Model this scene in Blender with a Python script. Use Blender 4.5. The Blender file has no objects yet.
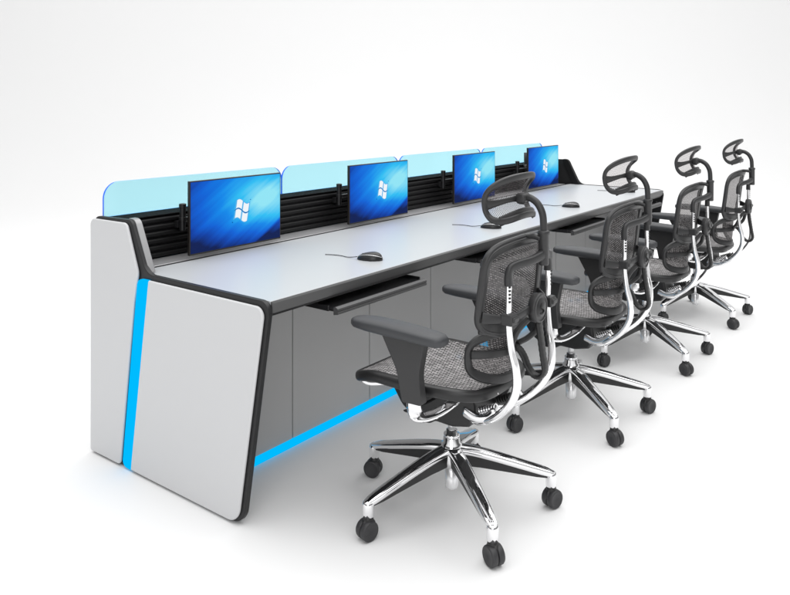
import bpy, bmesh, math
from mathutils import Vector, Matrix

S = bpy.context.scene
COL = S.collection

# ------------------------------------------------------------------ materials
def lin(c):
    return tuple((x / 12.92 if x <= 0.04045 else ((x + 0.055) / 1.055) ** 2.4) for x in [v / 255 for v in c]) + (1,)

def principled(name, col, rough=0.5, metal=0.0, bump=None, mottle=0.0, spec=0.5, coat=0.0):
    m = bpy.data.materials.new(name); m.use_nodes = True
    nt = m.node_tree; b = nt.nodes['Principled BSDF']
    b.inputs['Base Color'].default_value = tuple(col) + (1,) if len(col) == 3 else col
    b.inputs['Roughness'].default_value = rough
    b.inputs['Metallic'].default_value = metal
    b.inputs['Specular IOR Level'].default_value = spec
    b.inputs['Coat Weight'].default_value = coat
    tc = nt.nodes.new('ShaderNodeTexCoord')
    if mottle:
        n = nt.nodes.new('ShaderNodeTexNoise'); n.inputs['Scale'].default_value = 14; n.inputs['Detail'].default_value = 6
        r = nt.nodes.new('ShaderNodeMapRange')
        r.inputs['To Min'].default_value = max(0.0, rough - mottle); r.inputs['To Max'].default_value = rough + mottle
        nt.links.new(tc.outputs['Object'], n.inputs['Vector']); nt.links.new(n.outputs['Fac'], r.inputs['Value'])
        nt.links.new(r.outputs['Result'], b.inputs['Roughness'])
    if bump:
        sc, st = bump
        n2 = nt.nodes.new('ShaderNodeTexNoise'); n2.inputs['Scale'].default_value = sc; n2.inputs['Detail'].default_value = 3
        bp = nt.nodes.new('ShaderNodeBump'); bp.inputs['Strength'].default_value = st; bp.inputs['Distance'].default_value = 0.001
        nt.links.new(tc.outputs['Object'], n2.inputs['Vector']); nt.links.new(n2.outputs['Fac'], bp.inputs['Height'])
        nt.links.new(bp.outputs['Normal'], b.inputs['Normal'])
    return m

M = {}
M['floor'] = principled('studio floor', (0.83, 0.83, 0.83), 0.55, mottle=0.05, spec=0.25)
M['white'] = principled('white laminate', (0.585, 0.59, 0.60), 0.45)
M['top'] = principled('worktop laminate', (0.45, 0.465, 0.48), 0.32)
M['shelf'] = principled('satin aluminium shelf', (0.50, 0.50, 0.51), 0.35, metal=0.6, mottle=0.05)
M['edge'] = principled('charcoal edging', (0.018, 0.018, 0.019), 0.42, spec=0.3)
M['fascia'] = principled('grey fascia', (0.060, 0.060, 0.061), 0.40)
M['panel'] = principled('grey lacquered panel', (0.50, 0.50, 0.50), 0.50)
M['liner'] = principled('brushed grey liner', (0.28, 0.28, 0.285), 0.35, metal=0.5)
M['slat'] = principled('black slat', (0.006, 0.006, 0.0065), 0.50, bump=(400, 0.05), spec=0.25)
M['cap'] = principled('matt black cap', (0.004, 0.004, 0.0045), 0.8, spec=0.08)
M['black'] = principled('black plastic', (0.012, 0.012, 0.013), 0.35, bump=(900, 0.06))
M['plastic'] = principled('dark grey nylon', (0.029, 0.029, 0.030), 0.36, bump=(900, 0.08), mottle=0.05, spec=0.42)
M['pad'] = principled('soft grey arm pad', (0.040, 0.042, 0.046), 0.46, bump=(700, 0.12))
M['mech'] = principled('black nylon housing', (0.012, 0.012, 0.0125), 0.42, bump=(900, 0.10))
M['chrome'] = principled('polished chrome', (0.90, 0.90, 0.91), 0.07, metal=1.0)
M['gasw'] = principled('polished gas tube', (0.88, 0.88, 0.89), 0.22, metal=0.55)
M['tyre'] = principled('caster wheel plastic', (0.028, 0.028, 0.030), 0.50, bump=(800, 0.08))
M['silver'] = principled('silver trim', (0.75, 0.75, 0.76), 0.25, metal=0.8)
M['bezel'] = principled('monitor bezel', (0.012, 0.010, 0.009), 0.3)

def emission(name, col, st):
    m = bpy.data.materials.new(name); m.use_nodes = True
    nt = m.node_tree; nt.nodes.clear()
    e = nt.nodes.new('ShaderNodeEmission'); o = nt.nodes.new('ShaderNodeOutputMaterial')
    e.inputs['Color'].default_value = col; e.inputs['Strength'].default_value = st
    nt.links.new(e.outputs[0], o.inputs[0]); return m
M['led'] = emission('cyan light strip', (0.0, 0.50, 1.0, 1), 1.0)
M['logo'] = emission('screen white', (0.93, 0.96, 1.0, 1), 0.95)
M['logoglow'] = emission('screen pale blue', (0.10, 0.50, 0.92, 1), 0.9)
M['logodark'] = emission('screen blue line', (0.004, 0.09, 0.40, 1), 0.9)

def glass_mat():
    m = bpy.data.materials.new('cyan acrylic'); m.use_nodes = True
    nt = m.node_tree; nt.nodes.clear()
    o = nt.nodes.new('ShaderNodeOutputMaterial'); t = nt.nodes.new('ShaderNodeBsdfTransparent')
    t.inputs[0].default_value = (0.73, 0.935, 0.975, 1)
    d = nt.nodes.new('ShaderNodeBsdfTranslucent'); d.inputs[0].default_value = (0.40, 0.88, 0.96, 1)
    g = nt.nodes.new('ShaderNodeBsdfGlossy'); g.inputs['Roughness'].default_value = 0.15
    m1 = nt.nodes.new('ShaderNodeMixShader'); m1.inputs[0].default_value = 0.10
    m2 = nt.nodes.new('ShaderNodeMixShader'); m2.inputs[0].default_value = 0.02
    L = nt.links.new
    L(t.outputs[0], m1.inputs[1]); L(d.outputs[0], m1.inputs[2])
    L(m1.outputs[0], m2.inputs[1]); L(g.outputs[0], m2.inputs[2]); L(m2.outputs[0], o.inputs[0])
    return m
M['glass'] = glass_mat()
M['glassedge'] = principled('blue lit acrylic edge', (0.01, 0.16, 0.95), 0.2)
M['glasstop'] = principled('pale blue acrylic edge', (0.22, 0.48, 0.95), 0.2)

def weave(name, light, dark, bw, bh, rot, see):
    """woven elastic mesh: threads as short bricks, holes partly see-through. UV is in metres."""
    m = bpy.data.materials.new(name); m.use_nodes = True
    nt = m.node_tree; nt.nodes.clear(); L = nt.links.new
    o = nt.nodes.new('ShaderNodeOutputMaterial')
    uv = nt.nodes.new('ShaderNodeUVMap'); uv.uv_map = 'UVMap'
    mp = nt.nodes.new('ShaderNodeMapping'); mp.inputs['Rotation'].default_value = (0, 0, math.radians(rot))
    L(uv.outputs[0], mp.inputs[0])
    wob = nt.nodes.new('ShaderNodeTexNoise'); wob.inputs['Scale'].default_value = 60
    L(mp.outputs[0], wob.inputs['Vector'])
    vm = nt.nodes.new('ShaderNodeVectorMath'); vm.operation = 'MULTIPLY_ADD'
    vm.inputs[1].default_value = (0.0022, 0.0022, 0)
    L(wob.outputs['Color'], vm.inputs[0]); L(mp.outputs[0], vm.inputs[2])
    br = nt.nodes.new('ShaderNodeTexBrick')
    br.inputs['Scale'].default_value = 1.0
    br.inputs['Brick Width'].default_value = bw; br.inputs['Row Height'].default_value = bh
    br.inputs['Mortar Size'].default_value = bh * 0.26; br.inputs['Mortar Smooth'].default_value = 0.3
    br.inputs['Color1'].default_value = light
    br.inputs['Color2'].default_value = tuple(x * 0.35 for x in light[:3]) + (1,)
    br.inputs['Mortar'].default_value = dark
    L(vm.outputs[0], br.inputs['Vector'])
    p = nt.nodes.new('ShaderNodeBsdfPrincipled'); p.inputs['Roughness'].default_value = 0.55
    L(br.outputs['Color'], p.inputs['Base Color'])
    bp = nt.nodes.new('ShaderNodeBump'); bp.inputs['Strength'].default_value = 0.5; bp.inputs['Distance'].default_value = 0.001
    bp.invert = True
    L(br.outputs['Fac'], bp.inputs['Height']); L(bp.outputs[0], p.inputs['Normal'])
    t = nt.nodes.new('ShaderNodeBsdfTransparent'); t.inputs[0].default_value = (0.9, 0.88, 0.88, 1)
    mr = nt.nodes.new('ShaderNodeMapRange'); mr.inputs['To Min'].default_value = see * 0.30; mr.inputs['To Max'].default_value = see
    L(br.outputs['Fac'], mr.inputs['Value'])
    mx = nt.nodes.new('ShaderNodeMixShader')
    L(mr.outputs[0], mx.inputs[0]); L(p.outputs[0], mx.inputs[1]); L(t.outputs[0], mx.inputs[2]); L(mx.outputs[0], o.inputs[0])
    return m
M['weave_back'] = weave('woven back mesh', (0.36, 0.34, 0.34, 1), (0.004, 0.004, 0.004, 1), 0.0125, 0.0070, 24, 0.45)
M['weave_seat'] = weave('woven seat mesh', (0.66, 0.635, 0.635, 1), (0.006, 0.006, 0.006, 1), 0.024, 0.0115, 66, 0.10)
M['weave_head'] = weave('woven headrest mesh', (0.20, 0.18, 0.185, 1), (0.01, 0.01, 0.01, 1), 0.009, 0.0050, -32, 1.0)

def screen_mat():
    m = bpy.data.materials.new('blue desktop picture'); m.use_nodes = True
    nt = m.node_tree; nt.nodes.clear(); L = nt.links.new
    o = nt.nodes.new('ShaderNodeOutputMaterial')
    uv = nt.nodes.new('ShaderNodeUVMap'); uv.uv_map = 'UVMap'
    sx = nt.nodes.new('ShaderNodeSeparateXYZ'); L(uv.outputs[0], sx.inputs[0])
    def math_(op, a, b=None, c=None):
        n = nt.nodes.new('ShaderNodeMath'); n.operation = op
        for i, v in enumerate((a, b, c)):
            if v is None: continue
            if isinstance(v, (int, float)): n.inputs[i].default_value = v
            else: L(v, n.inputs[i])
        return n.outputs[0]
    U, V = sx.outputs[0], sx.outputs[1]
    # soft glow to the right of the logo
    du = math_('MULTIPLY', math_('SUBTRACT', U, 0.84), 0.95); dv = math_('MULTIPLY', math_('SUBTRACT', V, 0.66), 1.05)
    r = math_('SQRT', math_('ADD', math_('MULTIPLY', du, du), math_('MULTIPLY', dv, dv)))
    # diagonal direction (lower left to upper right)
    diag = math_('SUBTRACT', math_('MULTIPLY', V, 0.80), math_('MULTIPLY', U, 0.85))
    along = math_('ADD', math_('MULTIPLY', V, 0.6), math_('MULTIPLY', U, 0.6))
    cv = nt.nodes.new('ShaderNodeCombineXYZ')
    L(math_('MULTIPLY', diag, 9.0), cv.inputs[0]); L(math_('MULTIPLY', along, 0.55), cv.inputs[1])
    nz = nt.nodes.new('ShaderNodeTexNoise'); nz.inputs['Scale'].default_value = 1.0; nz.inputs['Detail'].default_value = 4
    L(cv.outputs[0], nz.inputs['Vector'])
    streak = math_('MULTIPLY', math_('SUBTRACT', nz.outputs["Fac"], 0.5), 0.36)
    val = math_('ADD', math_('SUBTRACT', 1.10, r), streak)
    # dark lower right wedge and dark lower left corner
    wedge = nt.nodes.new('ShaderNodeMapRange'); wedge.inputs['From Min'].default_value = -0.58; wedge.inputs['From Max'].default_value = -0.64
    wedge.interpolation_type = 'SMOOTHSTEP'
    L(diag, wedge.inputs['Value'])
    ll = math_('MULTIPLY', math_('SUBTRACT', 0.36, V), 0.70)
    ll = math_('MAXIMUM', ll, 0.0)
    val = math_('SUBTRACT', val, math_('MULTIPLY', wedge.outputs[0], 0.34))
    val = math_('SUBTRACT', val, ll)
    cr = nt.nodes.new('ShaderNodeValToRGB'); L(val, cr.inputs[0])
    e = cr.color_ramp.elements
    e[0].position = 0.0; e[0].color = lin((0, 26, 84))
    e[1].position = 1.0; e[1].color = lin((150, 235, 252))
    for p_, c in ((0.20, (0, 66, 172)), (0.40, (0, 100, 220)), (0.60, (10, 140, 240)), (0.80, (48, 196, 250))):
        x = e.new(p_); x.color = lin(c)
    em = nt.nodes.new('ShaderNodeEmission'); L(cr.outputs[0], em.inputs[0]); em.inputs[1].default_value = 0.95
    g = nt.nodes.new('ShaderNodeBsdfGlossy'); g.inputs['Roughness'].default_value = 0.25
    mx = nt.nodes.new('ShaderNodeMixShader'); mx.inputs[0].default_value = 0.02
    L(em.outputs[0], mx.inputs[1]); L(g.outputs[0], mx.inputs[2]); L(mx.outputs[0], o.inputs[0])
    return m
M['screen'] = screen_mat()

# ------------------------------------------------------------------ object helpers
def tag(o, label=None, cat=None, group=None, kind=None):
    if label: o['label'] = label
    if cat: o['category'] = cat
    if group: o['group'] = group
    if kind: o['kind'] = kind
    return o

def empty(name, loc=(0, 0, 0), rz=0):
    o = bpy.data.objects.new(name, None); COL.objects.link(o)
    o.location = loc; o.rotation_euler = (0, 0, rz); o.empty_display_size = 0.05
    return o

def obj(name, bm, mats, parent=None, smooth=True, bevel=0.0, seg=2, subsurf=0):
    me = bpy.data.meshes.new(name)
    bmesh.ops.recalc_face_normals(bm, faces=bm.faces[:])
    bm.to_mesh(me); bm.free()
    for m in (mats if isinstance(mats, (list, tuple)) else [mats]): me.materials.append(m)
    for p in me.polygons: p.use_smooth = smooth
    o = bpy.data.objects.new(name, me); COL.objects.link(o)
    if parent: o.parent = parent
    if subsurf:
        s = o.modifiers.new('s', 'SUBSURF'); s.levels = s.render_levels = subsurf
    if bevel:
        b = o.modifiers.new('b', 'BEVEL'); b.width = bevel; b.segments = seg; b.limit_method = 'ANGLE'; b.angle_limit = math.radians(40)
        b.harden_normals = True
    return o

def box(bm, x0, x1, y0, y1, z0, z1, mi=0):
    v = [bm.verts.new((x, y, z)) for z in (z0, z1) for y in (y0, y1) for x in (x0, x1)]
    for f in ((0, 2, 3, 1), (4, 5, 7, 6), (0, 1, 5, 4), (2, 6, 7, 3), (0, 4, 6, 2), (1, 3, 7, 5)):
        fc = bm.faces.new([v[i] for i in f]); fc.material_index = mi
    return v

def catmull(pts, n, closed=False):
    P = [Vector(p) for p in pts]; out = []
    N = len(P); segs = N if closed else N - 1
    for i in range(segs):
        if closed: a, b, c, d = P[(i - 1) % N], P[i], P[(i + 1) % N], P[(i + 2) % N]
        else: a, b, c, d = P[max(i - 1, 0)], P[i], P[i + 1], P[min(i + 2, N - 1)]
        for k in range(n):
            t = k / n
            out.append(0.5 * ((2 * b) + (c - a) * t + (2 * a - 5 * b + 4 * c - d) * t * t + (3 * b - 3 * c + d - a) * t ** 3))
    if not closed: out.append(P[-1])
    return out

def sweep(bm, pts, ra, rb=None, ref=(0, 0, 1), closed=False, nseg=12, n=6, expo=2.0, mi=0, mask=None):
    """tube along pts; ra across (perpendicular to ref), rb along ref. radii may be lists matching pts."""
    rb = ra if rb is None else rb
    ctrl = len(pts)
    def lst(r): return list(r) if isinstance(r, (list, tuple)) else [r] * ctrl
    A = catmull([(a, b, 0) for a, b in zip(lst(ra), lst(rb))], n, closed)
    C = catmull(pts, n, closed)
    N = len(C); rings = []; ref = Vector(ref).normalized(); prev = None
    for i, c in enumerate(C):
        if closed: t = C[(i + 1) % N] - C[i - 1]
        else: t = C[min(i + 1, N - 1)] - C[max(i - 1, 0)]
        t.normalize()
        s = t.cross(ref)
        if s.length < 0.15 and prev is not None: s = prev - t * prev.dot(t)
        if s.length < 1e-4: s = t.orthogonal()
        s.normalize()
        if prev is not None and s.dot(prev) < 0: s = -s
        prev = s.copy()
        u = s.cross(t).normalized()
        ring = []
        for k in range(nseg):
            a = 2 * math.pi * k / nseg
            ca, sa = math.cos(a), math.sin(a)
            ca = math.copysign(abs(ca) ** (2 / expo), ca); sa = math.copysign(abs(sa) ** (2 / expo), sa)
            ring.append(bm.verts.new(c + s * ca * A[i].x + u * sa * A[i].y))
        rings.append(ring)
    M_ = N if closed else N - 1
    for i in range(M_):
        r0, r1 = rings[i], rings[(i + 1) % N]
        best = 0
        if closed and i == N - 1:
            best = min(range(nseg), key=lambda q: (r1[q].co - r0[0].co).length)
            # orientation flip check
            if (r1[(best + 1) % nseg].co - r0[1].co).length > (r1[(best - 1) % nseg].co - r0[1].co).length:
                for k in range(nseg):
                    f = bm.faces.new((r0[k], r0[(k + 1) % nseg], r1[(best - k - 1) % nseg], r1[(best - k) % nseg])); f.material_index = mi
                continue
        for k in range(nseg):
            f = bm.faces.new((r0[k], r0[(k + 1) % nseg], r1[(k + 1 + best) % nseg], r1[(k + best) % nseg])); f.material_index = mi
    if not closed:
        for ring in (rings[0][::-1], rings[-1]):
            f = bm.faces.new(ring); f.material_index = mi
    return rings

def lathe(bm, prof, origin=(0, 0, 0), axis=(0, 0, 1), seg=24, mi=0):
    ax = Vector(axis).normalized(); q = Vector((0, 0, 1)).rotation_difference(ax); o = Vector(origin)
    rings = []
    for r, h in prof:
        rings.append([bm.verts.new(o + q @ Vector((r * math.cos(2 * math.pi * k / seg), r * math.sin(2 * math.pi * k / seg), h))) for k in range(seg)])
    for a, b in zip(rings, rings[1:]):
        for k in range(seg):
            f = bm.faces.new((a[k], a[(k + 1) % seg], b[(k + 1) % seg], b[k])); f.material_index = mi
    for r_ in (rings[0][::-1], rings[-1]):
        f = bm.faces.new(r_); f.material_index = mi

def fillet(poly, radii, n=6):
    """round the corners of a 2D polygon"""
    out = []; N = len(poly)
    for i, p in enumerate(poly):
        r = radii[i] if isinstance(radii, (list, tuple)) else radii
        p = Vector(p); a = Vector(poly[i - 1]) - p; b = Vector(poly[(i + 1) % N]) - p
        if r <= 0: out.append(tuple(p)); continue
        la, lb = a.length, b.length; a.normalize(); b.normalize()
        ang = math.acos(max(-1, min(1, a.dot(b)))); d = min(r / math.tan(ang / 2), la * 0.48, lb * 0.48)
        r2 = d * math.tan(ang / 2)
        c = p + (a + b).normalized() * (r2 / math.sin(ang / 2))
        v0 = p + a * d - c; v1 = p + b * d - c
        a0 = math.atan2(v0.y, v0.x); a1 = math.atan2(v1.y, v1.x); da = (a1 - a0 + math.pi) % (2 * math.pi) - math.pi
        for k in range(n + 1):
            t = a0 + da * k / n; out.append((c.x + r2 * math.cos(t), c.y + r2 * math.sin(t)))
    return out

def prism(bm, poly, lo, hi, plane='YZ', mi=0):
    """extrude a 2D polygon; plane YZ extrudes along X, XZ along Y, XY along Z"""
    def P(a, b, c): return {'YZ': (c, a, b), 'XZ': (a, c, b), 'XY': (a, b, c)}[plane]
    A = [bm.verts.new(P(a, b, lo)) for a, b in poly]; B = [bm.verts.new(P(a, b, hi)) for a, b in poly]
    N = len(A)
    f = bm.faces.new(A[::-1]); f.material_index = mi
    f = bm.faces.new(B); f.material_index = mi
    for k in range(N):
        f = bm.faces.new((A[k], A[(k + 1) % N], B[(k + 1) % N], B[k])); f.material_index = mi

def grid_surface(bm, fn, nu, nv, inside=None, uvscale=(1, 1)):
    """fn(s,t)->(x,y,z) for s,t in -1..1; UVs in metres"""
    uvl = bm.loops.layers.uv.new('UVMap')
    V = [[bm.verts.new(fn(-1 + 2 * i / nu, -1 + 2 * j / nv)) for i in range(nu + 1)] for j in range(nv + 1)]
    for j in range(nv):
        for i in range(nu):
            f = bm.faces.new((V[j][i], V[j][i + 1], V[j + 1][i + 1], V[j + 1][i]))
            for lp, (a, b) in zip(f.loops, ((i, j), (i + 1, j), (i + 1, j + 1), (i, j + 1))):
                lp[uvl].uv = (a / nu * uvscale[0], b / nv * uvscale[1])

def squircle(s, t, k=0.0):
    """square -1..1 to rounded square; k=1 circle, k=0 square"""
    x = s * math.sqrt(max(0, 1 - k * t * t / 2)); y = t * math.sqrt(max(0, 1 - k * s * s / 2))
    return x, y

def copy_tree(o, parent=None):
    c = o.copy(); COL.objects.link(c)
    if parent: c.parent = parent
    for ch in list(o.children): copy_tree(ch, c)
    return c

# ------------------------------------------------------------------ floor and backdrop (one seamless sweep)
YAW = math.radians(-52.82)
CAM = Vector((-1.676, -1.999, 1.42))
fwd = Vector((-math.sin(YAW), math.cos(YAW), 0)); rgt = Vector((fwd.y, -fwd.x, 0))
bm = bmesh.new()
prof = [(-14 + 2.0 * i, 0) for i in range(13)]
R0 = 6.0
for k in range(1, 25):
    a = math.pi / 2 * k / 24; prof.append((10 + R0 * math.sin(a), R0 * (1 - math.cos(a))))
prof += [(16, 8), (16, 11), (16, 14)]
o0 = Vector((CAM.x, CAM.y, 0))
rows = []
for d, z in prof:
    rows.append([bm.verts.new(o0 + fwd * d + rgt * w + Vector((0, 0, z))) for w in (-26, -13, 0, 13, 26)])
for a, b in zip(rows, rows[1:]):
    for k in range(4): bm.faces.new((a[k], a[k + 1], b[k + 1], b[k]))
fl = obj('floor', bm, M['floor']); tag(fl, kind='structure')

# ------------------------------------------------------------------ control console
L0, L1 = 0.0, 4.11
YF, ZT = -0.193, 0.772
N = 4; PITCH = 1.015
con = empty('control_console', (2.05, 0.3, 0))
tag(con, 'long four-seat white and charcoal control desk with cyan light strips and blue glass screens', 'control desk')
OFF = Vector((-2.05, -0.3, 0))
def cobj(name, bm, mats, parent=None, **k):
    bmesh.ops.translate(bm, verts=bm.verts[:], vec=OFF)
    return obj(name, bm, mats, parent or con, **k)

core = [(0.832, 0.004), (0.832, 0.966), (0.572, 0.972), (0.472, 0.775), (-0.206, 0.775), (-0.076, 0.004)]
XI = 0.034
corer = [0.012, 0.035, 0.035, 0.07, 0.040, 0.060]
rear_face = [(0.840, 0.008), (0.840, 0.957), (0.586, 0.960), (0.509, 0.775), (0.536, 0.66), (0.628, 0.008)]
def shift_line(t):  # strip edges lean: (y at z)
    return t
front_face = [(0.5575, 0.008), (0.4435, 0.757), (-0.190, 0.757), (-0.061, 0.008)]
strip_poly = [(0.613, 0.010), (0.519, 0.700), (0.512, 0.755), (0.4455, 0.757), (0.5595, 0.008)]
for end, (xa, xb, sgn) in enumerate(((L0, XI, 1), (L1, L1 - XI, -1))):
    ep = bmesh.new()
    prism(ep, fillet(core, corer, 8), min(xa + 0.013 * sgn, xb), max(xa + 0.013 * sgn, xb))
    epo = cobj('end_panel', ep, M['edge'], smooth=True, bevel=0.004)
    b2 = bmesh.new(); prism(b2, fillet(rear_face, [0.012, 0.028, 0.03, 0.05, 0.2, 0.02], 8), min(xa, xa + 0.0128 * sgn), max(xa, xa + 0.0128 * sgn))
    cobj('rear_side_plate', b2, M['white'], None, bevel=0.006, seg=4).parent = epo
    b2 = bmesh.new(); prism(b2, fillet(front_face, [0.0, 0.0, 0.034, 0.060], 8), min(xa, xa + 0.0128 * sgn), max(xa, xa + 0.0128 * sgn))
    cobj('front_side_plate', b2, M['white'], None, bevel=0.006, seg=4).parent = epo
    b2 = bmesh.new(); prism(b2, fillet(strip_poly, [0.045, 0.0, 0.03, 0, 0], 6), min(xa + 0.002 * sgn, xa + 0.0128 * sgn), max(xa + 0.002 * sgn, xa + 0.0128 * sgn))
    cobj('light_strip', b2, M['led'], None, smooth=False).parent = epo
    # inner grey lining of the raised shoulder
    b2 = bmesh.new()
    lin_poly = [(0.620, 0.9745), (0.568, 0.9745), (0.471, 0.7765), (0.530, 0.7765)]
    xi0, xi1 = sorted((xb - 0.006 * sgn, xb + 0.022 * sgn))
    prism(b2, fillet(lin_poly, [0.01, 0.035, 0.0, 0], 8), xi0, xi1)
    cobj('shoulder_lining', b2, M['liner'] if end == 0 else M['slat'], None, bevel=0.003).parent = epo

# worktop
bm = bmesh.new(); box(bm, (XI + 0.0005), L1 - (XI + 0.0005), YF + 0.006, 0.556, ZT - 0.024, ZT)
wt = cobj('worktop', bm, M['top'], bevel=0.002)
bm = bmesh.new()
prism(bm, fillet([(YF + 0.0055, ZT - 0.001), (YF + 0.0055, ZT - 0.042), (YF - 0.001, ZT - 0.040), (YF - 0.008, ZT - 0.004)], [0.001, 0.002, 0.006, 0.003], 3), (XI + 0.0005), L1 - (XI + 0.0005))
cobj('front_edging', bm, M['fascia'], smooth=True)
bm = bmesh.new(); box(bm, (XI + 0.0005), L1 - (XI + 0.0005), YF + 0.008, 0.20, ZT - 0.05, ZT - 0.0245)
cobj('worktop_underside', bm, M['black'], smooth=False)
bm = bmesh.new(); box(bm, (XI + 0.0005), L1 - (XI + 0.0005), 0.5563, 0.5787, ZT - 0.024, ZT - 0.0015)
cobj('cable_slot', bm, M['slat'], smooth=False)
bm = bmesh.new(); box(bm, 0.0805, L1 - 0.0805, 0.579, 0.700, ZT - 0.024, ZT + 0.001)
cobj('rear_shelf', bm, M['shelf'], bevel=0.002)
# slatted wall: scalloped profile
bm = bmesh.new()
pr = []
z = 0.774; ns = 6; h = (0.951 - z) / ns
for i in range(ns):
    for k in range(7):
        t = k / 6
        pr.append((0.706 - 0.013 * math.sin(math.pi * t) ** 0.6 if 0 < t < 1 else 0.706, z + i * h + t * (h - 0.003)))
poly = pr + [(0.735, 0.951), (0.735, 0.774)]
prism(bm, poly, 0.0805, L1 - 0.0805)
cobj('slatted_wall', bm, M['slat'], smooth=False)
bm = bmesh.new(); box(bm, (XI + 0.0005), L1 - (XI + 0.0005), 0.696, 0.829, 0.9515, 0.9565)
cobj('top_cap', bm, M['cap'], bevel=0.0015)
bm = bmesh.new(); box(bm, (XI + 0.0005), L1 - (XI + 0.0005), 0.815, 0.829, 0.03, 0.951)
cobj('back_panel', bm, M['white'], smooth=False)
# fixed partition under the worktop
x0 = (XI + 0.0005)
edges = [(XI + 0.0005)] + [0.535 + 0.507 * i for i in range(7)] + [L1 - (XI + 0.0005)]
for a, b in zip(edges, edges[1:]):
    bm = bmesh.new(); box(bm, a + 0.0028, b - 0.0028, 0.212, 0.230, 0.034, ZT - 0.026)
    cobj('knee_panel', bm, M['panel'], bevel=0.0012)
bm = bmesh.new(); box(bm, (XI + 0.0005), L1 - (XI + 0.0005), 0.2305, 0.25, 0.03, ZT - 0.026)
cobj('carcass', bm, M['slat'], smooth=False)
bm = bmesh.new(); box(bm, (XI + 0.0005), L1 - (XI + 0.0005), 0.206, 0.226, 0.002, 0.032)
cobj('light_strip', bm, M['led'], smooth=False)
# glass screens
for i in range(N):
    gx0 = 0.047 + PITCH * i; gx1 = 0.047 + PITCH * (i + 1) - 0.002
    poly = fillet([(gx0, 0.957), (gx1, 0.957), (gx1, 1.1), (gx0, 1.1)], [0, 0, 0.075, 0.075], 10)
    bm = bmesh.new(); prism(bm, poly, 0.815, 0.825, 'XZ')
    bm.normal_update()
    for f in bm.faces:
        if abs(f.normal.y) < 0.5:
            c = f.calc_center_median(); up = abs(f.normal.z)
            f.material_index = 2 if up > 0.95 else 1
    cobj('glass_screen', bm, [M['glass'], M['glassedge'], M['glasstop']], smooth=False)
# keyboard trays
for i in range(N):
    cx = 0.580 + PITCH * i; w = 0.276
    bm = bmesh.new(); box(bm, cx - w, cx + w, -0.222, 0.14, 0.684, 0.694)
    tr = cobj('keyboard_tray', bm, M['black'], bevel=0.002)
    bm = bmesh.new()
    prism(bm, fillet([(-0.2225, 0.672), (-0.2225, 0.700), (-0.232, 0.702), (-0.243, 0.696), (-0.243, 0.688), (-0.239, 0.686), (-0.243, 0.684), (-0.243, 0.676)], 0.0015, 2), cx - w, cx + w)
    cobj('tray_lip', bm, M['fascia'], None, smooth=False).parent = tr
    for sx in (-1, 1):
        bm = bmesh.new(); a, b = sorted((cx + sx * (w + 0.001), cx + sx * (w + 0.008))); box(bm, a, b, -0.205, 0.14, 0.684, 0.704)
        cobj('tray_rail', bm, M['black'], None, bevel=0.002).parent = tr

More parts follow.
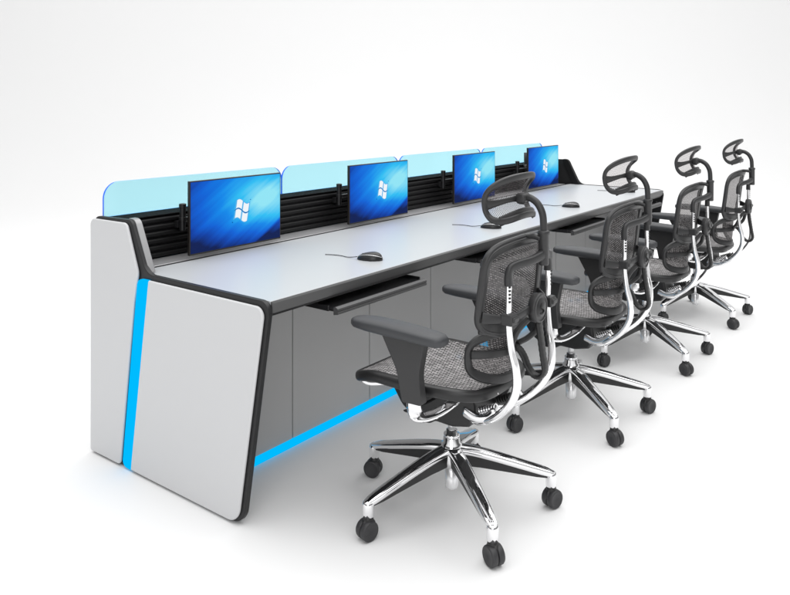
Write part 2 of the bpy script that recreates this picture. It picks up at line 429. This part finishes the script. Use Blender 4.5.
# ------------------------------------------------------------------ monitors
def make_monitor():
    root = empty('monitor', (0.533, 0.55, ZT))
    z0, z1, hw = 0.020, 0.330, 0.260      # local: z above worktop
    bm = bmesh.new(); box(bm, -hw, hw, 0.0, 0.014, z0, z1)
    box(bm, -0.17, 0.17, 0.0135, 0.032, z0 + 0.05, z1 - 0.05)
    obj('housing', bm, M['bezel'], root, bevel=0.002)
    bm = bmesh.new(); uvl = bm.loops.layers.uv.new('UVMap')
    bz = 0.005
    v = [bm.verts.new(p) for p in ((-hw + bz, -0.0008, z0 + bz + 0.002), (hw - bz, -0.0008, z0 + bz + 0.002), (hw - bz, -0.0008, z1 - bz), (-hw + bz, -0.0008, z1 - bz))]
    f = bm.faces.new(v)
    for lp, c in zip(f.loops, ((0, 0), (1, 0), (1, 1), (0, 1))): lp[uvl].uv = c
    d = obj('display', bm, M['screen'], root, smooth=False)
    # four waving window panes, drawn as light on the display
    lc = (0.022, 0.178)
    def wave(u, w):   # u,w in -1..1 of the flag
        x = u * 0.038 + w * 0.008
        y = w * 0.043 + 0.009 * math.sin(u * math.pi * 0.95) * -1 - 0.006 * u
        return lc[0] + x, lc[1] + y
    def pane(bm, u0, u1, w0, w1, yy):
        n = 8; A = []; B = []
        for k in range(n + 1):
            u = u0 + (u1 - u0) * k / n
            a = wave(u, w0); b = wave(u, w1)
            A.append(bm.verts.new((a[0], yy, a[1]))); B.append(bm.verts.new((b[0], yy, b[1])))
        for k in range(n): bm.faces.new((A[k], A[k + 1], B[k + 1], B[k]))
    bm = bmesh.new(); pane(bm, -1.1, 1.1, -0.98, 1.0, -0.0014)
    obj('logo_halo', bm, M['logoglow'], d, smooth=False)
    bm = bmesh.new()
    for u0, u1 in ((-0.9, -0.08), (0.10, 0.92)):
        for w0, w1 in ((-0.90, -0.07), (0.09, 0.92)): pane(bm, u0, u1, w0, w1, -0.0022)
    obj('logo_pane', bm, M['logo'], d, smooth=False)
    bm = bmesh.new(); pane(bm, -1.15, 1.10, -0.035, 0.045, -0.0028)
    lathe(bm, [(0.0, 0), (0.003, 0.0003)], (lc[0] - 0.055, -0.0022, lc[1] - 0.046), (0, -1, 0), 8)
    lathe(bm, [(0.0, 0), (0.0025, 0.0003)], (lc[0] + 0.050, -0.0022, lc[1] + 0.044), (0, -1, 0), 8)
    obj('logo_line', bm, M['logodark'], d, smooth=False)
    # arm: post clamped in the slatted wall, swing link and plate
    px, py = -0.206, 0.118
    bm = bmesh.new()
    lathe(bm, [(0.0095, 0.108), (0.0135, 0.109), (0.0135, 0.205), (0.0155, 0.206), (0.0155, 0.222), (0.010, 0.224)], (px, py, 0), seg=20)
    lathe(bm, [(0.0165, 0.150), (0.0165, 0.166)], (px, py, 0), seg=20)
    box(bm, px - 0.02, px + 0.02, py + 0.008, 0.151, 0.120, 0.150)
    arm = obj('monitor_arm', bm, M['black'], root, bevel=0.001)
    bm = bmesh.new()
    sweep(bm, [(px, py, 0.158), (px + 0.06, py - 0.012, 0.160), (px + 0.14, py - 0.03, 0.163)], 0.011, 0.008, expo=3)
    sweep(bm, [(px + 0.14, py - 0.03, 0.163), (-0.03, 0.075, 0.165), (0.0, 0.033, 0.166)], 0.013, 0.010, expo=3)
    obj('swing_link', bm, M['black'], arm)
    bm = bmesh.new()
    lathe(bm, [(0.012, 0.10), (0.014, 0.101), (0.014, 0.278), (0.011, 0.280)], (px + 0.155, 0.128, 0), seg=20)
    lathe(bm, [(0.018, 0.135), (0.018, 0.19)], (px + 0.155, 0.128, 0), seg=20)
    obj('arm_column', bm, M['black'], arm)
    bm = bmesh.new(); sweep(bm, [(px + 0.155, 0.12, 0.12), (px + 0.10, 0.10, 0.09), (px + 0.06, 0.09, 0.075), (px + 0.09, 0.07, 0.06), (px + 0.16, 0.05, 0.08)], 0.004, n=8, nseg=8)
    obj('cable', bm, M['black'], arm)
    bm = bmesh.new(); box(bm, -0.05, 0.05, 0.0325, 0.040, 0.116, 0.216)
    obj('mount_plate', bm, M['black'], root, bevel=0.002)
    return root
ml = ['flat screen showing a blue desktop, at the seat nearest the white end panel',
      'blue flat screen at the second seat from the near end panel of the desk',
      'blue flat screen at the third seat, just behind the headrest of the nearest chair',
      'blue flat screen at the far end of the desk, beside the black far shoulder']
mon = make_monitor()
for i in range(N):
    o = mon if i == 0 else copy_tree(mon)
    o.location.x = 0.533 + PITCH * i
    tag(o, ml[i], 'monitor', 'monitors along the desk')

# ------------------------------------------------------------------ mice
def make_mouse():
    root = empty('computer_mouse', (0.746, -0.03, ZT), 0)
    # local +y is the front (cord end)
    def surf(bm, sc=1.0, dz=0.0, zmax=1.0):
        nu, nv = 20, 10; rows = []
        for j in range(nv + 1):
            ph = math.pi / 2 * j / nv
            row = []
            for i in range(nu):
                a = 2 * math.pi * i / nu
                w = 0.033 * (1 - 0.10 * math.sin(a)); l = 0.056
                x = w * math.cos(a) * math.cos(ph) ** 0.75; y = l * math.sin(a) * math.cos(ph) ** 0.75
                z = 0.031 * math.sin(ph) * (1 - 0.25 * (y / l))
                row.append(bm.verts.new((x * sc, y * sc, 0.001 + dz + z * sc)))
            rows.append(row)
        for a, b in zip(rows, rows[1:]):
            for i in range(nu): bm.faces.new((a[i], a[(i + 1) % nu], b[(i + 1) % nu], b[i]))
        bm.faces.new(rows[0][::-1])
        bmesh.ops.remove_doubles(bm, verts=bm.verts[:], dist=1e-5)
    bm = bmesh.new(); surf(bm)
    obj('shell', bm, M['black'], root)
    def onshell(a, ph):
        w = 0.033 * (1 - 0.10 * math.sin(a)); l = 0.056; c = math.cos(ph) ** 0.75
        x = w * math.cos(a) * c; y = l * math.sin(a) * c
        return Vector((x, y, 0.0015 + 0.031 * math.sin(ph) * (1 - 0.25 * y / l)))
    for sgn in (1, -1):
        bm = bmesh.new()
        pts = []
        for k in range(9):
            t = k / 8
            a = math.radians(100 - 195 * t) if sgn > 0 else math.radians(80 + 195 * t)
            ph = math.radians(18 + 34 * math.sin(math.pi * min(1, t * 1.1)) * (1 - 0.3 * t))
            pts.append(onshell(a, ph))
        sweep(bm, pts, [0.0012, 0.002, 0.0028, 0.003, 0.003, 0.003, 0.0028, 0.002, 0.001], 0.0012, n=4, nseg=8)
        obj('silver_trim', bm, M['silver'], root)
    bm = bmesh.new(); lathe(bm, [(0.004, -0.003), (0.0065, -0.002), (0.0065, 0.002), (0.004, 0.003)], (0, 0.030, 0.0195), (1, 0, 0), 14)
    obj('scroll_wheel', bm, M['tyre'], root)
    bm = bmesh.new()
    sweep(bm, [(0, 0.052, 0.010), (0.004, 0.075, 0.006), (0.016, 0.105, 0.0022), (0.036, 0.14, 0.0022), (0.045, 0.18, 0.0022), (0.042, 0.215, 0.0022)], 0.0017, n=8, nseg=8)
    obj('cord', bm, M['tyre'], root)
    return root
mouse = make_mouse()
xl = ['black corded mouse with silver trim on the worktop in front of the nearest screen',
      'black corded mouse on the worktop partly behind the headrest of the nearest chair',
      'black corded mouse on the worktop between the headrests of the first and second chairs',
      'black corded mouse behind the headrest of the second chair from the camera']
for i in range(N):
    o = mouse if i == 0 else copy_tree(mouse)
    o.location = (0.746 + 1.010 * i, -0.03, ZT + 0.0005); o.rotation_euler.z = math.radians(22)
    tag(o, xl[i], 'mouse', 'computer mice on the worktop')

# ------------------------------------------------------------------ chair
def make_chair():
    root = empty('office_chair', (0.548, -0.564, 0))
    pl, ch, mc = M['plastic'], M['chrome'], M['mech']
    # star base
    R = 0.351
    axes = {90: (-0.95, -0.30), 162: (-0.24, -0.97), 234: (-0.90, 0.43), 306: (-0.30, -0.95), 18: (-0.6, -0.8)}
    for deg in (90, 162, 234, 306, 18):
        a = math.radians(deg); d = Vector((math.cos(a), math.sin(a), 0))
        bm = bmesh.new()
        rr = [0.020, 0.08, 0.16, 0.25, 0.325, 0.357]
        zz = [0.206, 0.196, 0.176, 0.150, 0.128, 0.116]
        ww = [0.026, 0.0255, 0.0245, 0.0225, 0.0205, 0.015]
        hh = [0.013, 0.013, 0.013, 0.0125, 0.012, 0.010]
        sweep(bm, [d * r + Vector((0, 0, z)) for r, z in zip(rr, zz)], ww, hh, n=5, nseg=20, expo=4)
        lathe(bm, [(0.017, 0.074), (0.0195, 0.076), (0.0195, 0.114), (0.018, 0.122), (0.010, 0.127)], d * R, seg=20)
        leg = obj('base_leg', bm, ch, root)
        bm = bmesh.new()
        prs = []
        s = Vector((-d.y, d.x, 0))
        for r, zt, zb, w0, w1 in ((0.022, 0.198, 0.150, 0.020, 0.014), (0.10, 0.184, 0.142, 0.020, 0.013), (0.20, 0.158, 0.126, 0.0185, 0.012), (0.30, 0.130, 0.110, 0.017, 0.012), (0.342, 0.118, 0.106, 0.014, 0.011)):
            prs.append([bm.verts.new(d * r + s * x + Vector((0, 0, z))) for x, z in ((-w0, zt), (w0, zt), (w1, zb), (-w1, zb))])
        for p, q in zip(prs, prs[1:]):
            for k in range(4): bm.faces.new((p[k], p[(k + 1) % 4], q[(k + 1) % 4], q[k]))
        bm.faces.new(prs[0][::-1]); bm.faces.new(prs[-1])
        obj('underside_rib', bm, mc, leg, smooth=False, bevel=0.002)
        # caster
        ax = Vector((axes[deg][0], axes[deg][1], 0)).normalized()
        tr = Vector((-ax.y, ax.x, 0))
        if tr.dot(d) < 0: tr = -tr
        c = d * R + tr * 0.005
        bm = bmesh.new()
        lathe(bm, [(0.013, 0.048), (0.0175, 0.058), (0.0175, 0.080)], d * R, seg=16)
        lathe(bm, [(0.0, -0.0085), (0.026, -0.008), (0.028, 0), (0.026, 0.008), (0.0, 0.0085)], c - tr * 0.004 + Vector((0, 0, 0.043)), ax, 24)
        cas = obj('caster', bm, mc, root)
        for sg in (-1, 1):
            bm = bmesh.new()
            lathe(bm, [(0.026, 0.0020), (0.0312, 0.0026), (0.0322, 0.006), (0.0325, 0.012), (0.0318, 0.0195), (0.0300, 0.0225), (0.026, 0.0235), (0.0245, 0.0228), (0.0, 0.0238)], c + Vector((0, 0, 0.0328)), ax * sg, 32)
            obj('wheel', bm, M['tyre'], cas)
    bm = bmesh.new()
    lathe(bm, [(0.020, 0.145), (0.034, 0.147), (0.037, 0.165), (0.0385, 0.205), (0.036, 0.226), (0.030, 0.230), (0.029, 0.246), (0.025, 0.249)], seg=32)
    obj('hub', bm, ch, root)
    bm = bmesh.new(); lathe(bm, [(0.026, 0.249), (0.0285, 0.250), (0.0285, 0.258), (0.021, 0.260), (0.020, 0.272), (0.015, 0.274)], seg=28)
    obj('collar', bm, ch, root)
    bm = bmesh.new(); lathe(bm, [(0.018, 0.066), (0.0225, 0.070), (0.0235, 0.078), (0.0235, 0.15)], seg=28)
    obj('cylinder_foot', bm, M['gasw'], root)
    bm = bmesh.new(); lathe(bm, [(0.0135, 0.27), (0.0135, 0.34)], seg=24)
    obj('gas_cylinder', bm, M['gasw'], root)

    # tilt mechanism
    prof = [(0.205, 0.455), (0.214, 0.412), (0.165, 0.345), (0.095, 0.300), (0.045, 0.305), (0.02, 0.320), (-0.05, 0.318), (-0.118, 0.334), (-0.142, 0.385), (-0.130, 0.462), (0.0, 0.470)]
    bm = bmesh.new(); prism(bm, fillet(prof, [0.01, 0.02, 0.05, 0.03, 0.03, 0.03, 0.03, 0.012, 0.012, 0.01, 0.02], 5), -0.078, 0.078)
    me = obj('tilt_mechanism', bm, mc, root, bevel=0.012, seg=4)
    for sx in (-1, 1):
        bm = bmesh.new()
        sweep(bm, [(sx * 0.066, 0.02, 0.40), (sx * 0.13, 0.03, 0.395), (sx * 0.205, 0.035, 0.40), (sx * 0.225, 0.035, 0.401)], [0.005, 0.005, 0.005, 0.011], 0.0045, n=6)
        obj('lever', bm, mc, me)
        # chrome side brackets with dark springs
        bm = bmesh.new()
        sweep(bm, [(sx * 0.075, -0.10, 0.385), (sx * 0.085, -0.155, 0.375), (sx * 0.092, -0.20, 0.392), (sx * 0.098, -0.23, 0.42)], 0.010, 0.018, n=6, expo=3)
        sweep(bm, [(sx * 0.085, 0.12, 0.452), (sx * 0.10, 0.02, 0.445), (sx * 0.10, -0.08, 0.450), (sx * 0.085, -0.17, 0.462), (sx * 0.06, -0.22, 0.475)], 0.008, 0.009, n=6, expo=3)
        sweep(bm, [(sx * 0.10, -0.01, 0.45), (sx * 0.16, -0.06, 0.485), (sx * 0.20, -0.10, 0.492)], 0.009, 0.005, n=6, expo=3)
        sweep(bm, [(sx * 0.10, 0.02, 0.45), (sx * 0.16, 0.05, 0.475), (sx * 0.20, 0.09, 0.482)], 0.009, 0.005, n=6, expo=3)
        obj('seat_bracket', bm, ch, root)
        bm = bmesh.new()
        for k in range(7):
            lathe(bm, [(0.012, -0.003), (0.016, -0.001), (0.016, 0.001), (0.012, 0.003)], (sx * 0.058, -0.155 - 0.0095 * k, 0.395 + 0.004 * k), (0, -1, 0.45), 14)
        obj('tension_spring', bm, ch if sx < 0 else mc, me)
        bm = bmesh.new()
        sweep(bm, [(sx * 0.218, 0.235, 0.462), (sx * 0.210, 0.205, 0.452), (sx * 0.19, 0.16, 0.456), (sx * 0.15, 0.10, 0.458)], 0.006, 0.008, n=6, expo=3)
        obj('front_bracket', bm, ch, root)
    # chrome uprights (one each side), swept forward under the seat
    for sx in (-1, 1):
        bm = bmesh.new()
        pts = [(0.055, -0.125, 0.368), (0.075, -0.17, 0.374), (0.092, -0.215, 0.395), (0.104, -0.262, 0.432), (0.113, -0.300, 0.478), (0.122, -0.322, 0.530), (0.129, -0.323, 0.590),
               (0.135, -0.310, 0.650), (0.139, -0.303, 0.725), (0.140, -0.304, 0.800), (0.140, -0.304, 0.875)]
        rw = [0.015, 0.0165, 0.0175, 0.0185, 0.0185, 0.0175, 0.0155, 0.0135, 0.012, 0.0115, 0.011]
        sweep(bm, [(sx * x, y, z) for x, y, z in pts], rw, [r * 0.72 for r in rw], ref=(0, 1, 0.25), n=6, nseg=16, expo=2.4)
        up = obj('chrome_upright', bm, ch, root)
        bm = bmesh.new()
        for k in range(6):
            box(bm, sx * 0.148 - 0.0045, sx * 0.148 + 0.0045, -0.3135, -0.3095, 0.800 + 0.0115 * k, 0.805 + 0.0115 * k)
        obj('height_notch', bm, M['slat'], up, smooth=False)
        bm = bmesh.new(); box(bm, sx * 0.14 - 0.021, sx * 0.14 + 0.021, -0.325, -0.284, 0.728, 0.764)
        box(bm, sx * 0.14 - 0.014, sx * 0.14 + 0.022, -0.331, -0.315, 0.738, 0.756)
        obj('upright_clamp', bm, pl, root, bevel=0.006, seg=3)
    # black top bridge and headrest stem
    bm = bmesh.new()
    sweep(bm, [(-0.140, -0.304, 0.852), (-0.141, -0.304, 0.885), (-0.134, -0.309, 0.906), (-0.110, -0.322, 0.916), (-0.06, -0.344, 0.924), (0, -0.356, 0.934),
               (0.06, -0.344, 0.924), (0.110, -0.322, 0.916), (0.134, -0.309, 0.906), (0.141, -0.304, 0.885), (0.140, -0.304, 0.852)],
          [0.0155, 0.0155, 0.0155, 0.0145, 0.014, 0.018, 0.014, 0.0145, 0.0155, 0.0155, 0.0155], [0.013, 0.012, 0.011, 0.010, 0.010, 0.012, 0.010, 0.010, 0.011, 0.012, 0.013], ref=(0, 1, 0), n=6, nseg=14, expo=2.6)
    obj('back_bridge', bm, pl, root)
    bm = bmesh.new()
    lathe(bm, [(0.015, 0.900), (0.017, 0.904), (0.0175, 0.998), (0.020, 1.002), (0.020, 1.010), (0.013, 1.013)], (0, -0.355, 0), seg=20)
    sweep(bm, [(0, -0.349, 0.985), (0, -0.325, 0.990), (0, -0.29, 0.986), (0, -0.272, 0.980)], 0.020, 0.009, n=6, expo=3)
    st = obj('stem_sleeve', bm, pl, root)
    bm = bmesh.new()
    sweep(bm, [(0, -0.355, 0.99), (0, -0.355, 1.03), (0, -0.351, 1.066), (0, -0.335, 1.096), (0, -0.312, 1.112), (0, -0.292, 1.115), (0, -0.272, 1.111)], 0.0118, 0.0112, ref=(1, 0, 0), n=6, nseg=16)
    lathe(bm, [(0.012, -0.024), (0.0185, -0.021), (0.0185, 0.021), (0.012, 0.024)], (0, -0.280, 1.112), (1, 0, 0), 20)
    obj('headrest_stem', bm, pl, root)

    # headrest
    def H(s, t):
        w = 0.151 + (0.004 * t * t if t < 0 else 0)
        x = s * w
        y = -0.262 + 0.055 * s * s - (0.034 + 0.014 * s * s) * t * t
        z = 1.110 + (0.083 * t - 0.010 * s * s * t if t > 0 else 0.092 * t - 0.036 * t * (1 - s * s)) - 0.004 * s * s
        return Vector((x, y, z))
    def ring(fn, k, n=48, grow=1.0):
        out = []
        for i in range(n):
            a = 2 * math.pi * i / n; c, s_ = math.cos(a), math.sin(a)
            e = 2 / k
            out.append(fn(grow * math.copysign(abs(c) ** e, c), grow * math.copysign(abs(s_) ** e, s_)))
        return out
    def hring(grow, n=80):
        out = []
        for i in range(n):
            a = 2 * math.pi * i / n; c, s_ = math.cos(a), math.sin(a)
            e = 2 / (3.8 if s_ > 0 else 4.2)
            out.append(H(grow * math.copysign(abs(c) ** e, c), grow * math.copysign(abs(s_) ** e, s_)))
        return out
    bm = bmesh.new(); sweep(bm, hring(0.925), 0.0115, 0.0075, ref=(0, 1, 0), closed=True, n=2, nseg=14, expo=2.8)
    # the across rail: wide in the middle third
    for sgn in (1,):
        sweep(bm, [H(-0.95, -0.12) , H(-0.7, -0.10), H(-0.35, -0.02), H(0, 0.0), H(0.35, -0.02), H(0.7, -0.10), H(0.95, -0.12)], [0.020, 0.012, 0.009, 0.011, 0.009, 0.012, 0.020], 0.0050, ref=(0, 1, 0), n=5, nseg=12, expo=2.6)
    lathe(bm, [(0.013, -0.006), (0.018, -0.003), (0.018, 0.012), (0.013, 0.016)], (0, -0.272, 1.108), (0, -1, 0), 20)
    hr = obj('headrest', bm, pl, root)
    # thicker lower lip
    bm = bmesh.new(); sweep(bm, [H(s, -0.82) for s in (-0.76, -0.52, -0.26, 0, 0.26, 0.52, 0.76)], 0.017, 0.005, ref=(0, 1, 0), n=4, nseg=12, expo=2.6)
    obj('lower_lip', bm, pl, hr)
    bm = bmesh.new(); grid_surface(bm, lambda s, t: H(*[q * 0.93 for q in squircle(s, t, 0.40)]) + Vector((0, 0.002, 0)), 24, 16, uvscale=(0.29, 0.17))
    obj('headrest_mesh', bm, M['weave_head'], hr)

    # back: rounded rectangular frame, hollow towards the sitter
    def B(s, t):
        hw = 0.205 - 0.003 * t
        zt = 0.966 + 0.020 * (1 - s * s); zb = 0.708 - 0.036 * (1 - s * s)
        z = zb + (zt - zb) * (t + 1) / 2
        y = -0.222 - 0.024 * (t + 1) / 2 - 0.040 * (1 - s * s) - 0.010 * max(0, t) ** 2 + 0.012 * max(0, -t) ** 2
        return Vector((s * hw, y, z))
    bm = bmesh.new(); sweep(bm, ring(B, 6.5, 72, 0.945), 0.0185, 0.0105, ref=(0, 1, 0), closed=True, n=2, nseg=16, expo=4)
    bf = obj('back_frame', bm, pl, root)
    bm = bmesh.new(); sweep(bm, [p + Vector((0, -0.009, 0)) for p in ring(B, 6.5, 72, 0.985)], 0.0045, 0.0065, ref=(0, 1, 0), closed=True, n=2, nseg=8)
    obj('frame_lip', bm, pl, bf)
    bm = bmesh.new(); grid_surface(bm, lambda s, t: B(*[q * 0.955 for q in squircle(s, t, 0.22)]) + Vector((0, 0.004, 0)), 32, 28, uvscale=(0.40, 0.29))
    obj('back_mesh', bm, M['weave_back'], bf)
    bm = bmesh.new(); sweep(bm, [B(s, -0.90) + Vector((0, -0.004, 0)) for s in (-0.9, -0.6, -0.3, 0, 0.3, 0.6, 0.9)], 0.020, 0.006, ref=(0, 1, 0), n=4, nseg=12, expo=3)
    obj('frame_skirt', bm, pl, bf)
    # cross arms from the dial to the frame
    for sx in (-1, 1):
        bm = bmesh.new()
        sweep(bm, [(0.0, -0.322, 0.762), (sx * 0.05, -0.322, 0.757), (sx * 0.10, -0.312, 0.748), (sx * 0.14, -0.296, 0.745), (sx * 0.175, -0.268, 0.748), (sx * 0.198, -0.240, 0.752)],
              [0.014, 0.014, 0.012, 0.011, 0.015, 0.019], [0.007, 0.007, 0.006, 0.006, 0.006, 0.005], ref=(0, 1, 0), n=6, nseg=12, expo=3)
        obj('cross_arm', bm, pl, root)
        # curved lumbar carrier
        bm = bmesh.new()
        sweep(bm, [(sx * 0.035, -0.318, 0.725), (sx * 0.070, -0.300, 0.695), (sx * 0.085, -0.285, 0.655), (sx * 0.060, -0.268, 0.632), (sx * 0.02, -0.250, 0.620)], 0.008, 0.010, ref=(0, 1, 0), n=6, nseg=12, expo=2.6)
        obj('lumbar_carrier', bm, pl, root)
    bm = bmesh.new()
    lathe(bm, [(0.036, -0.016), (0.047, -0.013), (0.049, 0.006), (0.046, 0.013), (0.040, 0.0145), (0.039, 0.012), (0.030, 0.012), (0.029, 0.0155), (0.0, 0.0165)], (0, -0.334, 0.757), (0, -1, 0), 36)
    dl = obj('adjustment_dial', bm, pl, root)
    bm = bmesh.new(); sweep(bm, [(0.012, -0.352, 0.772), (-0.004, -0.352, 0.775), (-0.010, -0.352, 0.764), (0.004, -0.352, 0.756), (0.010, -0.352, 0.746), (-0.006, -0.352, 0.740), (-0.012, -0.352, 0.744)], 0.0022, n=5, nseg=8)
    obj('dial_mark', bm, mc, dl)
    # ribbed spring band hanging from the dial
    bm = bmesh.new()
    band = catmull([(0.0, -0.338, 0.712), (0.0, -0.345, 0.66), (0.0, -0.354, 0.60), (0.0, -0.360, 0.558), (0.0, -0.346, 0.535), (0.0, -0.322, 0.534), (0.0, -0.300, 0.556), (0.0, -0.283, 0.590), (0.0, -0.262, 0.612), (0.0, -0.232, 0.612)], 7)
    rad = [0.0070 + 0.0014 * (i % 2) for i in range(len(band))]
    sweep(bm, band, [0.0165] * len(band), rad, ref=(0, 1, 0.3), n=1, nseg=14, expo=3)
    obj('spring_band', bm, mc, root)

    # lumbar support
    def Lm(s, t):
        x = s * 0.137; z = 0.594 + 0.082 * t
        y = -0.240 + 0.088 * s * s - 0.010 * t * abs(t)
        return Vector((x, y, z))
    bm = bmesh.new(); sweep(bm, ring(Lm, 3.0, 56), 0.0165, 0.0085, ref=(0, 1, 0), closed=True, n=2, nseg=16, expo=3.6)
    lf = obj('lumbar_frame', bm, pl, root)
    bm = bmesh.new(); sweep(bm, [Lm(s, 0.10) + Vector((0, -0.003, 0)) for s in (-0.97, -0.65, -0.3, 0, 0.3, 0.65, 0.97)], 0.014, 0.005, ref=(0, 1, 0), n=5, nseg=12, expo=3)
    obj('lumbar_bar', bm, pl, lf)
    bm = bmesh.new(); grid_surface(bm, lambda s, t: Lm(*squircle(s, t, 0.62)) + Vector((0, 0.003, 0)), 26, 20, uvscale=(0.30, 0.21))
    obj('lumbar_mesh', bm, M['weave_back'], lf)

    # seat
    def Sz(y):   # centre height along the depth (y forward)
        if y > 0.15: return 0.503 - 0.046 * ((y - 0.15) / 0.15) ** 1.7
        return 0.503 - 0.012 * max(0, (-0.10 - y) / 0.12) ** 1.5
    def Sf(s, t):
        w = 0.240 - 0.050 * max(0, -t) ** 2.0 - 0.004 * max(0, t) ** 3
        y = 0.040 + 0.260 * t
        x = s * w
        return Vector((x, y, Sz(y) + 0.004 * s * s))
    def Sring(k, n=72):
        return ring(Sf, k, n)
    bm = bmesh.new()
    pts = ring(Sf, 5.2, 72, 0.94)
    sweep(bm, [p + Vector((0, 0, -0.018)) for p in pts], 0.0200, 0.0185, ref=(0, 0, 1), closed=True, n=2, nseg=16, expo=2.6)
    sf = obj('seat_frame', bm, M['mech'], root)
    def Sm(s, t):
        a, b = [q * 0.93 for q in squircle(s, t, 0.36)]
        p = Sf(a, b)
        dip = (1 - min(1, abs(a)) ** 3) * (1 - min(1, abs(b)) ** 3)
        p.z += 0.002 - 0.012 * dip
        return p
    bm = bmesh.new(); grid_surface(bm, Sm, 36, 36, uvscale=(0.48, 0.56))
    obj('seat_mesh', bm, M['weave_seat'], sf)
    bm = bmesh.new(); prism(bm, fillet([(-0.14, -0.17), (0.14, -0.17), (0.18, 0.18), (-0.18, 0.18)], 0.06, 6), 0.455, 0.463, 'XY')
    obj('seat_pan', bm, mc, sf)

    # armrests
    for sx in (-1, 1):
        bm = bmesh.new()
        out = fillet([(0.086, 0.672), (-0.088, 0.668), (-0.066, 0.56), (-0.078, 0.466), (0.000, 0.463), (0.020, 0.56)], [0.004, 0.004, 0.16, 0.008, 0.008, 0.14], 8)
        prism(bm, out, sx * 0.282 - 0.017, sx * 0.282 + 0.017)
        arm = obj('armrest', bm, pl, root, bevel=0.009, seg=4)
        # pad: lofted, crowned
        bm = bmesh.new(); secs = []
        data = [(0.214, 0.010, 0.688, 0.006), (0.208, 0.026, 0.686, 0.012), (0.190, 0.038, 0.685, 0.0155), (0.14, 0.046, 0.686, 0.0185), (0.06, 0.048, 0.686, 0.0200), (-0.03, 0.047, 0.684, 0.0195), (-0.10, 0.043, 0.681, 0.0185), (-0.138, 0.036, 0.679, 0.017), (-0.153, 0.026, 0.678, 0.012), (-0.157, 0.012, 0.678, 0.006)]
        n = 24
        for y, w, zc, hh_ in data:
            rg = []
            for k in range(n):
                a = 2 * math.pi * k / n; c, s_ = math.cos(a), math.sin(a)
                e = 2 / 3.2
                rg.append(bm.verts.new((sx * 0.279 + w * math.copysign(abs(c) ** e, c), y, zc + hh_ * math.copysign(abs(s_) ** e, s_) * (1.0 if s_ < 0 else 1.15))))
            secs.append(rg)
        for p, q in zip(secs, secs[1:]):
            for k in range(n): bm.faces.new((p[k], p[(k + 1) % n], q[(k + 1) % n], q[k]))
        bm.faces.new(secs[0][::-1]); bm.faces.new(secs[-1])
        obj('arm_pad', bm, M['pad'], arm)
        bm = bmesh.new()
        sweep(bm, [(sx * 0.282, -0.038, 0.475), (sx * 0.281, -0.038, 0.450), (sx * 0.272, -0.042, 0.425), (sx * 0.245, -0.055, 0.412), (sx * 0.20, -0.075, 0.415), (sx * 0.15, -0.095, 0.432), (sx * 0.08, -0.10, 0.446)],
              [0.027, 0.026, 0.024, 0.021, 0.018, 0.018, 0.016], [0.012, 0.012, 0.011, 0.009, 0.008, 0.008, 0.008], ref=(sx * 0.7, 0, 0.7), n=6, nseg=14, expo=2.8)
        obj('arm_bracket', bm, ch, arm)
    return root

cl = ['dark grey mesh office chair nearest the camera, drawn up beside the white end panel',
      'dark grey mesh office chair directly behind the nearest one, second in the row',
      'dark grey mesh office chair third in the row, with one chair beyond it',
      'dark grey mesh office chair farthest from the camera, at the far end of the desk']
chair = make_chair()
for i in range(N):
    o = chair if i == 0 else copy_tree(chair)
    o.location = (0.548 + PITCH * i, -0.564, 0)
    tag(o, cl[i], 'office chair', 'office chairs in a row at the desk')

# ------------------------------------------------------------------ camera
cd = bpy.data.cameras.new('camera'); co = bpy.data.objects.new('camera', cd); COL.objects.link(co)
co.location = CAM; co.rotation_euler = (math.radians(90), 0, YAW)
cd.sensor_width = 36; cd.lens = 745 / 790 * 36; cd.shift_y = -192.5 / 790; cd.clip_end = 200
S.camera = co

# ------------------------------------------------------------------ studio light
w = bpy.data.worlds.new('World'); S.world = w; w.use_nodes = True
nt = w.node_tree; nt.nodes.clear(); L = nt.links.new
bg = nt.nodes.new('ShaderNodeBackground'); ow = nt.nodes.new('ShaderNodeOutputWorld'); L(bg.outputs[0], ow.inputs[0])
tc = nt.nodes.new('ShaderNodeTexCoord'); sp = nt.nodes.new('ShaderNodeSeparateXYZ'); L(tc.outputs['Generated'], sp.inputs[0])
cr = nt.nodes.new('ShaderNodeValToRGB'); L(sp.outputs['Z'], cr.inputs[0])
e = cr.color_ramp.elements
e[0].position = 0.0; e[0].color = (0.75, 0.75, 0.75, 1)
e[1].position = 1.0; e[1].color = (0.9, 0.9, 0.9, 1)
for p_, v in ((0.14, 0.75), (0.24, 0.10), (0.42, 0.12), (0.55, 0.95)):
    x = e.new(p_); x.color = (v, v, v, 1)
L(cr.outputs[0], bg.inputs[0]); bg.inputs[1].default_value = 1.0

def area(name, loc, target, size, size_y, power, col=(1, 1, 1)):
    ld = bpy.data.lights.new(name, 'AREA'); ld.shape = 'RECTANGLE'; ld.size = size; ld.size_y = size_y; ld.energy = power; ld.color = col
    o = bpy.data.objects.new(name, ld); COL.objects.link(o); o.location = loc
    o.rotation_euler = (Vector(target) - Vector(loc)).to_track_quat('-Z', 'Y').to_euler()
    return o
area('overhead_softbox', (2.0, -0.8, 6.0), (2.0, -0.6, 0), 10, 8, 500)
area('side_softbox', (-5.0, -3.5, 3.2), (1.0, 0.0, 0.5), 3.0, 3.0, 90)
wallc = CAM + fwd * 9
area('backdrop_softbox', (wallc.x, wallc.y, 10.0), tuple(CAM + fwd * 16 + Vector((0, 0, 3.2))), 26, 4, 580)

S.view_settings.view_transform = 'Standard'; S.view_settings.look = 'None'
S.view_settings.exposure = 0.0; S.view_settings.gamma = 1
S.render.engine = 'CYCLES'
S.cycles.max_bounces = 10; S.cycles.transparent_max_bounces = 24
S.render.resolution_x = 1024; S.render.resolution_y = 771
